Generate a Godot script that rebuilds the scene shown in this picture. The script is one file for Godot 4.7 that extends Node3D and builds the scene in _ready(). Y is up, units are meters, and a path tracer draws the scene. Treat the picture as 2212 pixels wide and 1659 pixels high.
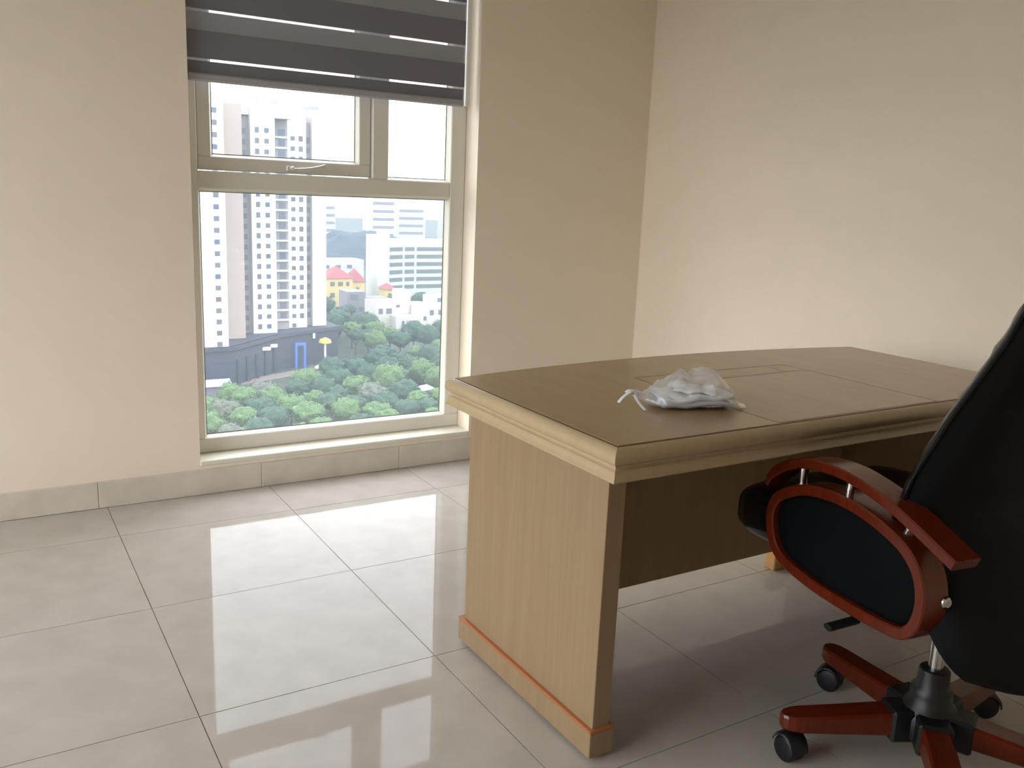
extends Node3D

# ---------------------------------------------------------------- mesh builder
class MB:
	var v := PackedVector3Array()
	var n := PackedVector3Array()
	var ix := PackedInt32Array()

	func face(p: Array, out: Vector3) -> void:
		# one flat polygon (convex), its normal turned to the side of out
		var nn: Vector3 = (p[1] - p[0]).cross(p[2] - p[0])
		if nn.length_squared() < 1e-18 and p.size() > 3:
			nn = (p[2] - p[0]).cross(p[3] - p[0])
		nn = nn.normalized()
		var flip: bool = nn.dot(out) < 0.0
		if flip:
			nn = -nn
		var b := v.size()
		for q in p:
			v.append(q)
			n.append(nn)
		for k in range(1, p.size() - 1):
			if flip:
				ix.append_array([b, b + k, b + k + 1])
			else:
				ix.append_array([b, b + k + 1, b + k])

	func box(c: Vector3, s: Vector3, bev := 0.0, bs := Basis()) -> void:
		var h := s * 0.5
		bev = minf(bev, minf(h.x, minf(h.y, h.z)) * 0.95)
		var pt := func(sg: Array, k: int) -> Vector3:
			var q := Vector3.ZERO
			for a in 3:
				q[a] = sg[a] * (h[a] if a == k else h[a] - bev)
			return c + bs * q
		for k in 3:
			var l := (k + 1) % 3
			var m := (k + 2) % 3
			for s1 in [-1, 1]:
				var q := []
				for pr in [[-1, -1], [1, -1], [1, 1], [-1, 1]]:
					var sg := [0, 0, 0]
					sg[k] = s1
					sg[l] = pr[0]
					sg[m] = pr[1]
					q.append(pt.call(sg, k))
				var o := Vector3.ZERO
				o[k] = s1
				face(q, bs * o)
		if bev <= 0.0:
			return
		for m in 3:
			var k := (m + 1) % 3
			var l := (m + 2) % 3
			for sk in [-1, 1]:
				for sl in [-1, 1]:
					var a := [0, 0, 0]
					a[k] = sk
					a[l] = sl
					a[m] = -1
					var b := a.duplicate()
					b[m] = 1
					var o := Vector3.ZERO
					o[k] = sk
					o[l] = sl
					face([pt.call(a, k), pt.call(b, k), pt.call(b, l), pt.call(a, l)], bs * o)
		for sx in [-1, 1]:
			for sy in [-1, 1]:
				for sz in [-1, 1]:
					var a := [sx, sy, sz]
					face([pt.call(a, 0), pt.call(a, 1), pt.call(a, 2)], bs * Vector3(sx, sy, sz))

	func span(a: Vector3, b: Vector3, bev := 0.0) -> void:
		box((a + b) * 0.5, (b - a).abs(), bev)

	func grid(rows: Array, cu := false, cv := false, caps := false) -> void:
		# smooth surface through rows of points; cu closes each row, cv joins the last row to the first
		var nr := rows.size()
		var nc: int = rows[0].size()
		var b := v.size()
		var acc := PackedVector3Array()
		acc.resize(nr * nc)
		for r in rows:
			for q in r:
				v.append(q)
		var tri := []
		for i in (nr if cv else nr - 1):
			var i2 := (i + 1) % nr
			for j in (nc if cu else nc - 1):
				var j2 := (j + 1) % nc
				var a := i * nc + j
				var c := i * nc + j2
				var d := i2 * nc + j2
				var e := i2 * nc + j
				for t in [[a, c, d], [a, d, e]]:
					var fn: Vector3 = (v[b + t[1]] - v[b + t[0]]).cross(v[b + t[2]] - v[b + t[0]])
					if fn.length_squared() < 1e-20:
						continue
					acc[t[0]] += fn
					acc[t[1]] += fn
					acc[t[2]] += fn
					tri.append(t)
		# coincident points of a row (poles) share one normal
		for i in nr:
			if v[b + i * nc].distance_squared_to(v[b + i * nc + nc / 2]) < 1e-12 and v[b + i * nc].distance_squared_to(v[b + i * nc + nc / 3]) < 1e-12:
				var sm := Vector3.ZERO
				for j in nc:
					sm += acc[i * nc + j]
				for j in nc:
					acc[i * nc + j] = sm
		for q in acc:
			n.append(q.normalized() if q.length_squared() > 1e-24 else Vector3.UP)
		for t in tri:
			ix.append_array([b + t[0], b + t[2], b + t[1]])
		if caps and cu and not cv:
			for e in [0, nr - 1]:
				var mid := Vector3.ZERO
				for q in rows[e]:
					mid += q
				mid /= nc
				var o: Vector3 = mid - (rows[1][0] + rows[1][nc / 2]) * 0.5 if e == 0 else mid - (rows[nr - 2][0] + rows[nr - 2][nc / 2]) * 0.5
				for j in nc:
					face([mid, rows[e][j], rows[e][(j + 1) % nc]], o)

	func lathe(prof: Array, seg: int, c := Vector3.ZERO, bs := Basis()) -> void:
		# prof: Vector2(radius, height); runs round y
		var rows := []
		for p in prof:
			var r := PackedVector3Array()
			for k in seg:
				var a := TAU * k / seg
				r.append(c + bs * Vector3(p.x * cos(a), p.y, p.x * sin(a)))
			rows.append(r)
		grid(rows, true, false, true)

	func tube(path: Array, rad: float, seg := 8, flat := 1.0) -> void:
		var rows := []
		for i in path.size():
			var d: Vector3 = (path[mini(i + 1, path.size() - 1)] - path[maxi(i - 1, 0)]).normalized()
			var s := d.cross(Vector3.UP if absf(d.y) < 0.95 else Vector3.RIGHT).normalized()
			var u := s.cross(d)
			var r := PackedVector3Array()
			for k in seg:
				var a := TAU * k / seg
				r.append(path[i] + s * cos(a) * rad + u * sin(a) * rad * flat)
			rows.append(r)
		grid(rows, true, false, true)

	func extrude(poly: PackedVector2Array, put: Callable, w0: float, w1: float, bev := 0.0, smooth := false) -> void:
		# poly in (a, b), put.call(a, b, w) gives the point
		var m := poly.size()
		var inset := PackedVector2Array()
		var area := 0.0
		for i in m:
			area += poly[i].cross(poly[(i + 1) % m])
		var sgn := 1.0 if area > 0 else -1.0
		for i in m:
			var e0 := (poly[i] - poly[(i - 1 + m) % m]).normalized()
			var e1 := (poly[(i + 1) % m] - poly[i]).normalized()
			var n0 := Vector2(-e0.y, e0.x) * sgn
			var n1 := Vector2(-e1.y, e1.x) * sgn
			var mt := (n0 + n1).normalized()
			inset.append(poly[i] + mt * (bev / maxf(0.4, mt.dot(n0))))
		var lv := [[poly, w0], [poly, w1]]
		if bev > 0.0:
			lv = [[inset, w0], [poly, w0 + bev], [poly, w1 - bev], [inset, w1]]
		if smooth:
			var rows := []
			for l in lv:
				var r := PackedVector3Array()
				for p in l[0]:
					r.append(put.call(p.x, p.y, l[1]))
				rows.append(r)
			grid(rows, true)
		else:
			var mid2 := Vector2.ZERO
			for p in poly:
				mid2 += p / m
			for k in lv.size() - 1:
				for i in m:
					var j := (i + 1) % m
					var e := (poly[j] - poly[i]).normalized()
					var o2 := Vector2(e.y, -e.x) * sgn
					var mp := (poly[i] + poly[j]) * 0.5
					var o: Vector3 = put.call(mp.x + o2.x, mp.y + o2.y, 0.0) - put.call(mp.x, mp.y, 0.0)
					face([put.call(lv[k][0][i].x, lv[k][0][i].y, lv[k][1]), put.call(lv[k][0][j].x, lv[k][0][j].y, lv[k][1]), put.call(lv[k + 1][0][j].x, lv[k + 1][0][j].y, lv[k + 1][1]), put.call(lv[k + 1][0][i].x, lv[k + 1][0][i].y, lv[k + 1][1])], o)
		for e in [0, lv.size() - 1]:
			var tr := Geometry2D.triangulate_polygon(lv[e][0])
			var o: Vector3 = put.call(0.0, 0.0, lv[e][1]) - put.call(0.0, 0.0, (w0 + w1) * 0.5)
			for t in range(0, tr.size(), 3):
				var q := []
				for k in 3:
					var p: Vector2 = lv[e][0][tr[t + k]]
					q.append(put.call(p.x, p.y, lv[e][1]))
				face(q, o)

	func mesh() -> ArrayMesh:
		var a := []
		a.resize(Mesh.ARRAY_MAX)
		a[Mesh.ARRAY_VERTEX] = v
		a[Mesh.ARRAY_NORMAL] = n
		a[Mesh.ARRAY_INDEX] = ix
		var m := ArrayMesh.new()
		m.add_surface_from_arrays(Mesh.PRIMITIVE_TRIANGLES, a)
		return m


# ---------------------------------------------------------------- node helpers
var used := {}
var M := {}

func numbered(called: String) -> String:
	if not used.has(called):
		used[called] = 0
		return called
	used[called] += 1
	return "%s_%03d" % [called, used[called]]

func obj(called: String, mb, mat: Material, parent: Node = self) -> MeshInstance3D:
	var o := MeshInstance3D.new()
	o.mesh = mb.mesh() if mb is MB else mb
	o.material_override = mat
	o.name = numbered(called) if parent == self else called
	parent.add_child(o, true)
	return o

func tag(o: Node, label: String, category: String, group := "") -> Node:
	o.set_meta("label", label)
	o.set_meta("category", category)
	if group:
		o.set_meta("group", group)
	return o

func thing(called: String, label: String, category: String, at := Vector3.ZERO, turn := 0.0, group := "") -> Node3D:
	var o := Node3D.new()
	o.name = numbered(called)
	add_child(o, true)
	o.position = at
	o.rotation.y = turn
	tag(o, label, category, group)
	return o

func struct_node(called: String) -> Node3D:
	var o := Node3D.new()
	o.name = called
	add_child(o, true)
	o.set_meta("kind", "structure")
	return o

func bx(a: Vector3, b: Vector3, bev := 0.0) -> MB:
	var m := MB.new()
	m.span(a, b, bev)
	return m

func mat(c: Color, rough := 0.6, metal := 0.0) -> StandardMaterial3D:
	var m := StandardMaterial3D.new()
	m.albedo_color = c
	m.roughness = rough
	m.metallic = metal
	return m

func rgb8(r: float, g: float, b: float) -> Color:
	return Color(r / 255.0, g / 255.0, b / 255.0)

func noise_img(freq: float, w: int, h: int, sd: int, oct := 4) -> Image:
	var nz := FastNoiseLite.new()
	nz.noise_type = FastNoiseLite.TYPE_SIMPLEX
	nz.seed = sd
	nz.frequency = freq
	nz.fractal_octaves = oct
	var im := nz.get_seamless_image(w, h)
	im.convert(Image.FORMAT_RGBA8)
	return im

func ramp_tex(im: Image, lo: Color, hi: Color) -> ImageTexture:
	var w := im.get_width()
	var h := im.get_height()
	var out := Image.create(w, h, false, Image.FORMAT_RGB8)
	for y in h:
		for x in w:
			out.set_pixel(x, y, lo.lerp(hi, im.get_pixel(x, y).r))
	return ImageTexture.create_from_image(out)

func wood_tex(lo: Color, hi: Color, sd: int) -> ImageTexture:
	# grain runs along v
	var fine := noise_img(0.09, 256, 16, sd, 3)
	fine.resize(256, 256, Image.INTERPOLATE_CUBIC)
	var broad := noise_img(0.02, 256, 64, sd + 7, 2)
	broad.resize(256, 256, Image.INTERPOLATE_CUBIC)
	var out := Image.create(256, 256, false, Image.FORMAT_RGB8)
	for y in 256:
		for x in 256:
			out.set_pixel(x, y, lo.lerp(hi, clampf(0.55 * fine.get_pixel(x, y).r + 0.45 * broad.get_pixel(x, y).r, 0, 1)))
	return ImageTexture.create_from_image(out)

func tri(m: StandardMaterial3D, t: Texture2D, scale: Vector3, world := false) -> StandardMaterial3D:
	m.albedo_texture = t
	m.albedo_color = Color.WHITE
	m.uv1_triplanar = true
	m.uv1_world_triplanar = world
	m.uv1_scale = scale
	return m

func make_materials() -> void:
	M.wall = tri(mat(Color.WHITE, 0.75), ramp_tex(noise_img(0.02, 256, 256, 3), rgb8(239, 225, 204), rgb8(241, 227, 207)), Vector3.ONE * 0.7, true)
	M.ceiling = mat(rgb8(232, 230, 222), 0.8)
	M.tiles = []
	for k in 3:
		var t := tri(mat(Color.WHITE, 0.035), ramp_tex(noise_img(0.022, 256, 256, 11 + k, 5), rgb8(186, 178, 168), rgb8(197, 189, 179)), Vector3.ONE * 0.9, true)
		t.uv1_offset = Vector3(0.37, 0.11, 0.53) * k
		t.metallic_specular = 0.25
		M.tiles.append(t)
	M.skirt = tri(mat(Color.WHITE, 0.12), ramp_tex(noise_img(0.022, 256, 256, 19, 5), rgb8(206, 196, 182), rgb8(220, 210, 196)), Vector3.ONE * 0.9, true)
	M.grout = mat(rgb8(150, 144, 134), 0.9)
	M.frame = mat(rgb8(226, 221, 208), 0.35)
	M.sill = mat(rgb8(226, 220, 204), 0.5)
	M.gasket = mat(rgb8(96, 90, 80), 0.7)
	M.pane = mat(Color(0.84, 0.90, 0.90, 0.08), 0.02)
	M.pane.transparency = BaseMaterial3D.TRANSPARENCY_ALPHA
	M.handle = mat(rgb8(215, 214, 210), 0.3, 0.2)
	M.blind = mat(rgb8(122, 120, 130), 0.85)
	M.blind.backlight_enabled = true
	M.blind.backlight = Color(0.02, 0.02, 0.022)
	M.sheer = mat(Color(0.80, 0.80, 0.83, 0.32), 0.8)
	M.sheer.transparency = BaseMaterial3D.TRANSPARENCY_ALPHA
	M.rail = mat(rgb8(166, 163, 168), 0.5)
	M.blind_white = mat(rgb8(236, 234, 228), 0.4)
	# desk
	M.veneer_v = tri(mat(Color.WHITE, 0.34), wood_tex(rgb8(150, 125, 94), rgb8(161, 136, 104), 5), Vector3(2.2, 0.9, 2.2))
	M.veneer_top = tri(mat(Color.WHITE, 0.22), wood_tex(rgb8(160, 132, 93), rgb8(168, 140, 100), 9), Vector3(1.5, 1.5, 1.5))
	M.mould = tri(mat(Color.WHITE, 0.22), wood_tex(rgb8(182, 160, 126), rgb8(192, 170, 136), 15), Vector3(1.5, 1.5, 1.5))
	M.edging = mat(rgb8(176, 108, 66), 0.4)
	M.inlay = mat(rgb8(92, 54, 26), 0.4)
	M.inlay_soft = mat(rgb8(92, 62, 36), 0.4)
	M.foot = mat(rgb8(206, 156, 98), 0.4)
	# chair
	M.cherry = tri(mat(Color.WHITE, 0.22), wood_tex(rgb8(84, 27, 10), rgb8(104, 37, 15), 21), Vector3(4, 4, 4))
	M.leather = mat(rgb8(12, 12, 13), 0.22)
	M.fabric = mat(rgb8(9, 11, 13), 0.7)
	M.leather.metallic_specular = 0.48
	M.leather_matte = mat(rgb8(11, 11, 12), 0.5)
	M.leather_matte.metallic_specular = 0.3
	M.fabric.metallic_specular = 0.2
	M.chrome = mat(rgb8(214, 212, 208), 0.14, 1.0)
	M.black_plastic = mat(rgb8(18, 18, 20), 0.45)
	# plastic bag
	M.bag = mat(Color(0.98, 0.98, 0.99, 0.26), 0.08)
	M.bag.transparency = BaseMaterial3D.TRANSPARENCY_ALPHA
	M.bag_fold = mat(Color(0.98, 0.98, 0.99, 0.65), 0.12)
	M.bag_fold.transparency = BaseMaterial3D.TRANSPARENCY_ALPHA
	M.paper = mat(rgb8(248, 248, 250), 0.6)
	M.paper_grey = mat(rgb8(205, 205, 216), 0.6)
	# the city outside
	M.tower_white = mat(rgb8(186, 183, 178), 0.9)
	M.tower_pink = mat(rgb8(156, 143, 135), 0.9)
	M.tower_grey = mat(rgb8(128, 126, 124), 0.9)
	M.far_glass = mat(rgb8(84, 86, 92), 0.5)
	M.far_blue = mat(rgb8(66, 78, 100), 0.5)
	M.far_brown = mat(rgb8(84, 76, 68), 0.6)
	M.podium = mat(rgb8(48, 52, 64), 0.9)
	M.sign_white = mat(rgb8(206, 206, 206), 0.8)
	M.sign_blue = mat(rgb8(52, 96, 190), 0.7)
	M.sign_yellow = mat(rgb8(196, 168, 70), 0.7)
	M.path = mat(rgb8(112, 100, 92), 0.95)
	M.pale_roof = mat(rgb8(150, 172, 200), 0.8)
	M.house_white = mat(rgb8(176, 172, 164), 0.9)
	M.house_yellow = mat(rgb8(184, 164, 108), 0.9)
	M.house_grey = mat(rgb8(112, 110, 114), 0.9)
	M.roof_red = mat(rgb8(132, 70, 70), 0.9)
	M.office_wall = mat(rgb8(172, 172, 162), 0.9)
	M.office_band = mat(rgb8(78, 92, 88), 0.8)
	M.hill = tri(mat(Color.WHITE, 1.0), ramp_tex(noise_img(0.05, 128, 128, 41), rgb8(36, 52, 62), rgb8(50, 66, 72)), Vector3.ONE * 0.02, true)
	M.ground = tri(mat(Color.WHITE, 1.0), ramp_tex(noise_img(0.04, 128, 128, 43), rgb8(40, 54, 40), rgb8(66, 72, 60)), Vector3.ONE * 0.02, true)
	M.leaf = []
	var tones := [[rgb8(66, 92, 54), rgb8(90, 116, 68)], [rgb8(42, 68, 54), rgb8(60, 88, 68)], [rgb8(78, 86, 72), rgb8(98, 102, 86)]]
	for k in 3:
		M.leaf.append(tri(mat(Color.WHITE, 0.9), ramp_tex(noise_img(0.06, 128, 128, 50 + k), tones[k][0], tones[k][1]), Vector3.ONE * 0.12, true))
	M.bark = mat(rgb8(74, 62, 50), 0.95)


# ---------------------------------------------------------------- the room
const WX0 := 0.716
const WX1 := 1.897
const WY0 := 0.133
const WY1 := 2.35
const ZW := -3.418
const XR := 2.822
const XL := -1.8
const ZB := 1.25
const CEIL := 2.75
const L0 := -3.15
const L1 := -0.35

func build_room() -> void:
	# wall with the window, its opening left free; the reveal is the wall's own thickness
	var w := MB.new()
	w.span(Vector3(XL - 0.25, -0.2, ZW - 0.25), Vector3(WX0, CEIL + 0.2, ZW))
	w.span(Vector3(WX1, -0.2, ZW - 0.25), Vector3(XR + 0.25, CEIL + 0.2, ZW))
	w.span(Vector3(WX0, -0.2, ZW - 0.25), Vector3(WX1, WY0 - 0.02, ZW))
	w.span(Vector3(WX0, WY1, ZW - 0.25), Vector3(WX1, CEIL + 0.2, ZW))
	obj("wall_back", w, M.wall).set_meta("kind", "structure")
	obj("wall_right", bx(Vector3(XR, -0.2, ZW), Vector3(XR + 0.25, CEIL + 0.2, ZB + 0.25)), M.wall).set_meta("kind", "structure")
	obj("wall_front", bx(Vector3(XL - 0.25, -0.2, ZB), Vector3(XR, CEIL + 0.2, ZB + 0.25)), M.wall).set_meta("kind", "structure")
	var l := MB.new()
	l.span(Vector3(XL - 0.25, -0.2, ZW), Vector3(XL, CEIL + 0.2, L0))
	l.span(Vector3(XL - 0.25, -0.2, L1), Vector3(XL, CEIL + 0.2, ZB))
	l.span(Vector3(XL - 0.25, -0.2, L0), Vector3(XL, WY0, L1))
	l.span(Vector3(XL - 0.25, WY1, L0), Vector3(XL, CEIL + 0.2, L1))
	obj("wall_left", l, M.wall).set_meta("kind", "structure")
	obj("ceiling", bx(Vector3(XL, CEIL, ZW), Vector3(XR, CEIL + 0.2, ZB)), M.ceiling).set_meta("kind", "structure")

	# floor: screed below, polished tiles of 0.6 m above with recessed joints
	var fl := struct_node("floor")
	obj("screed", bx(Vector3(XL, -0.2, ZW), Vector3(XR, -0.0015, ZB)), M.grout, fl)
	var rng := RandomNumberGenerator.new()
	rng.seed = 77
	var nz := FastNoiseLite.new()
	nz.seed = 5
	nz.frequency = 3.2
	nz.fractal_octaves = 2
	var g := 0.0012
	for i in range(-5, 6):
		for j in range(-4, 10):
			var x0 := maxf(0.378 + 0.6 * i, XL)
			var x1 := minf(0.978 + 0.6 * i, XR)
			var z0 := maxf(-1.903 + 0.6 * j, ZW)
			var z1 := minf(-1.303 + 0.6 * j, ZB)
			if x1 - x0 < 0.02 or z1 - z0 < 0.02:
				continue
			var mb := MB.new()
			var tx := rng.randf_range(-1, 1) * 0.0005
			var tz := rng.randf_range(-1, 1) * 0.0005
			var off := rng.randf_range(-40, 40)
			var rows := []
			for a in 9:
				var r := PackedVector3Array()
				for b in 9:
					var x := lerpf(x0 + g, x1 - g, b / 8.0)
					var z := lerpf(z0 + g, z1 - g, a / 8.0)
					r.append(Vector3(x, nz.get_noise_3d(x, z, off) * 0.00012 + tx * (x - (x0 + x1) * 0.5) + tz * (z - (z0 + z1) * 0.5), z))
				rows.append(r)
			rows.reverse()
			mb.grid(rows)
			for e in [[Vector3(x0 + g, 0, z0 + g), Vector3(x1 - g, 0, z0 + g)], [Vector3(x0 + g, 0, z1 - g), Vector3(x1 - g, 0, z1 - g)], [Vector3(x0 + g, 0, z0 + g), Vector3(x0 + g, 0, z1 - g)], [Vector3(x1 - g, 0, z0 + g), Vector3(x1 - g, 0, z1 - g)]]:
				var dn := Vector3(0, -0.0014, 0)
				var o: Vector3 = (e[0] + e[1]) * 0.5 - Vector3((x0 + x1) * 0.5, 0, (z0 + z1) * 0.5)
				mb.face([e[0], e[1], e[1] + dn, e[0] + dn], o)
			obj("tile", mb, M.tiles[rng.randi() % 3], fl)

	# tiled skirting, a piece per tile
	var bb := struct_node("baseboard_back")
	for i in range(-5, 6):
		var x0 := maxf(0.35 + 0.6 * i, XL)
		var x1 := minf(0.95 + 0.6 * i, XR)
		if x1 - x0 > 0.03:
			obj("tile", bx(Vector3(x0 + 0.0006, 0.001, ZW), Vector3(x1 - 0.0006, 0.101, ZW + 0.010), 0.0015), M.skirt, bb)
	var br := struct_node("baseboard_right")
	for j in range(-1, 11):
		var z0 := maxf(-3.1 + 0.6 * j, ZW + 0.011)
		var z1 := minf(-2.5 + 0.6 * j, ZB)
		if z1 - z0 > 0.03:
			obj("tile", bx(Vector3(XR - 0.010, 0.001, z0 + 0.0006), Vector3(XR, 0.101, z1 - 0.0006), 0.0015), M.skirt, br)

	# window in view
	var wn := struct_node("window_1")
	var zf := -3.525
	var zk := -3.585
	obj("window_sill", bx(Vector3(WX0, WY0 - 0.02, zk - 0.05), Vector3(WX1, WY0, ZW + 0.003), 0.003), M.sill, wn)
	obj("frame_rail", bx(Vector3(WX0, WY0, zk), Vector3(WX1, 0.192, zf), 0.004), M.frame, wn)
	obj("frame_rail", bx(Vector3(WX0, WY1 - 0.06, zk), Vector3(WX1, WY1, zf), 0.004), M.frame, wn)
	obj("frame_stile", bx(Vector3(WX0, 0.192, zk), Vector3(0.764, WY1 - 0.06, zf), 0.004), M.frame, wn)
	obj("frame_stile", bx(Vector3(1.824, 0.192, zk), Vector3(WX1, WY1 - 0.06, zf), 0.004), M.frame, wn)
	obj("transom", bx(Vector3(0.764, 1.166, zk), Vector3(1.824, 1.233, zf), 0.004), M.frame, wn)
	obj("mullion", bx(Vector3(1.462, 1.233, zk), Vector3(1.534, WY1 - 0.06, zf), 0.004), M.frame, wn)
	# sloping glazing beads of the two fixed lights
	glazing(wn, 0.764, 1.824, 0.192, 1.166, zf - 0.006, -3.56)
	glazing(wn, 1.534, 1.824, 1.233, WY1 - 0.06, zf - 0.006, -3.56)
	# top-hung sash, set back a little
	var sash := Node3D.new()
	sash.name = "sash"
	wn.add_child(sash)
	var sx0 := 0.767
	var sx1 := 1.459
	var sy0 := 1.237
	var sy1 := WY1 - 0.064
	var zs := -3.541
	obj("sash_rail", bx(Vector3(sx0, sy0, zk), Vector3(sx1, sy0 + 0.050, zs), 0.003), M.frame, sash)
	obj("sash_rail", bx(Vector3(sx0, sy1 - 0.05, zk), Vector3(sx1, sy1, zs), 0.003), M.frame, sash)
	obj("sash_stile", bx(Vector3(sx0, sy0 + 0.050, zk), Vector3(sx0 + 0.050, sy1 - 0.05, zs), 0.003), M.frame, sash)
	obj("sash_stile", bx(Vector3(sx1 - 0.050, sy0 + 0.050, zk), Vector3(sx1, sy1 - 0.05, zs), 0.003), M.frame, sash)
	glazing(sash, sx0 + 0.05, sx1 - 0.05, sy0 + 0.05, sy1 - 0.05, zs - 0.003, -3.568)
	var hd := MB.new()
	hd.box(Vector3(1.118, 1.257, zs + 0.006), Vector3(0.030, 0.022, 0.012), 0.003)
	hd.lathe([Vector2(0.008, 0.0), Vector2(0.008, 0.026), Vector2(0.006, 0.03)], 12, Vector3(1.122, 1.257, zs + 0.010), Basis(Vector3.RIGHT, PI / 2))
	var hp := []
	for k in 9:
		var t := k / 8.0
		hp.append(Vector3(1.120 + 0.135 * t, 1.254 + 0.020 * t * t, zs + 0.036 - 0.01 * t))
	hd.tube(hp, 0.0085, 8, 0.7)
	obj("window_handle", hd, M.handle, sash)

	# window in the left wall, outside the picture: the daylight on the desk's side comes from it
	var wl := struct_node("window_2")
	var xo := XL - 0.17
	var xi := XL - 0.11
	for q in [[WY0, WY0 + 0.06], [1.17, 1.23], [WY1 - 0.06, WY1]]:
		obj("frame_rail", bx(Vector3(xo, q[0], L0), Vector3(xi, q[1], L1), 0.004), M.frame, wl)
	for q in [[L0, L0 + 0.06], [(L0 + L1) * 0.5 - 0.03, (L0 + L1) * 0.5 + 0.03], [L1 - 0.06, L1]]:
		for r in [[WY0 + 0.06, 1.17], [1.23, WY1 - 0.06]]:
			obj("frame_stile", bx(Vector3(xo, r[0], q[0]), Vector3(xi, r[1], q[1]), 0.004), M.frame, wl)
	for q in [[L0 + 0.06, (L0 + L1) * 0.5 - 0.03], [(L0 + L1) * 0.5 + 0.03, L1 - 0.06]]:
		for r in [[WY0 + 0.06, 1.17], [1.23, WY1 - 0.06]]:
			obj("pane", bx(Vector3(xo + 0.03, r[0], q[0]), Vector3(xo + 0.034, r[1], q[1])), M.pane, wl)

func glazing(parent: Node, x0: float, x1: float, y0: float, y1: float, zf: float, zg: float) -> void:
	# four sloping beads, a dark gasket line and the pane
	var b := 0.009
	var mb := MB.new()
	var o := [Vector3(x0, y0, zf), Vector3(x1, y0, zf), Vector3(x1, y1, zf), Vector3(x0, y1, zf)]
	var i := [Vector3(x0 + b, y0 + b, zg + 0.003), Vector3(x1 - b, y0 + b, zg + 0.003), Vector3(x1 - b, y1 - b, zg + 0.003), Vector3(x0 + b, y1 - b, zg + 0.003)]
	var mid := Vector3((x0 + x1) * 0.5, (y0 + y1) * 0.5, zf + 0.4)
	for k in 4:
		var j := (k + 1) % 4
		mb.face([o[k], o[j], i[j], i[k]], mid - (o[k] + o[j]) * 0.5)
	obj("glazing_bead", mb, M.frame, parent)
	var gk := MB.new()
	var w := 0.0025
	gk.span(Vector3(x0 + b, y0 + b, zg), Vector3(x1 - b, y0 + b + w, zg + 0.003))
	gk.span(Vector3(x0 + b, y1 - b - w, zg), Vector3(x1 - b, y1 - b, zg + 0.003))
	gk.span(Vector3(x0 + b, y0 + b + w, zg), Vector3(x0 + b + w, y1 - b - w, zg + 0.003))
	gk.span(Vector3(x1 - b - w, y0 + b + w, zg), Vector3(x1 - b, y1 - b - w, zg + 0.003))
	obj("gasket", gk, M.gasket, parent)
	obj("pane", bx(Vector3(x0, y0, zg - 0.005), Vector3(x1, y1, zg)), M.pane, parent)

func build_blind() -> void:
	var t := thing("zebra_blind", "grey day-and-night roller blind pulled part way down in the window", "blind", Vector3(1.28, 1.55, -3.46))
	var x0 := 0.724 - 1.28
	var x1 := 1.842 - 1.28
	# two cloths: the rear one leaves only a narrow sheer slit each 167 mm, the front one has wide sheer bands
	var y := 0.012
	obj("bottom_rail", bx(Vector3(x0, -0.004, -0.012), Vector3(x1, 0.024, 0.010), 0.006), M.rail, t)
	var slit := [0.0715, 0.2385, 0.4055, 0.5725]
	var lo := y
	for s in slit:
		obj("opaque_band", bx(Vector3(x0, lo, -0.0045), Vector3(x1, s - 0.0045, -0.0035)), M.blind, t)
		obj("sheer_band", bx(Vector3(x0, s - 0.0045, -0.0043), Vector3(x1, s + 0.0045, -0.0037)), M.sheer, t)
		lo = s + 0.0045
	obj("opaque_band", bx(Vector3(x0, lo, -0.0045), Vector3(x1, 0.70, -0.0035)), M.blind, t)
	for k in 4:
		var b: float = slit[k] + 0.0045
		var d := b + 0.094
		obj("opaque_band", bx(Vector3(x0, b, 0.0035), Vector3(x1, d, 0.0045)), M.blind, t)
		if k < 3:
			obj("sheer_band", bx(Vector3(x0, d, 0.0037), Vector3(x1, slit[k + 1] + 0.0045, 0.0043)), M.sheer, t)
	var hb := MB.new()
	hb.span(Vector3(x0 - 0.004, 0.70, -0.05), Vector3(x1 + 0.02, 0.795, 0.035), 0.01)
	obj("head_box", hb, M.blind_white, t)
	obj("side_strip", bx(Vector3(x1 + 0.008, 0.0, -0.010), Vector3(x1 + 0.027, 0.70, 0.006), 0.003), M.blind_white, t)  # narrow white strip standing just right of the cloth, down to its hem


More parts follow.
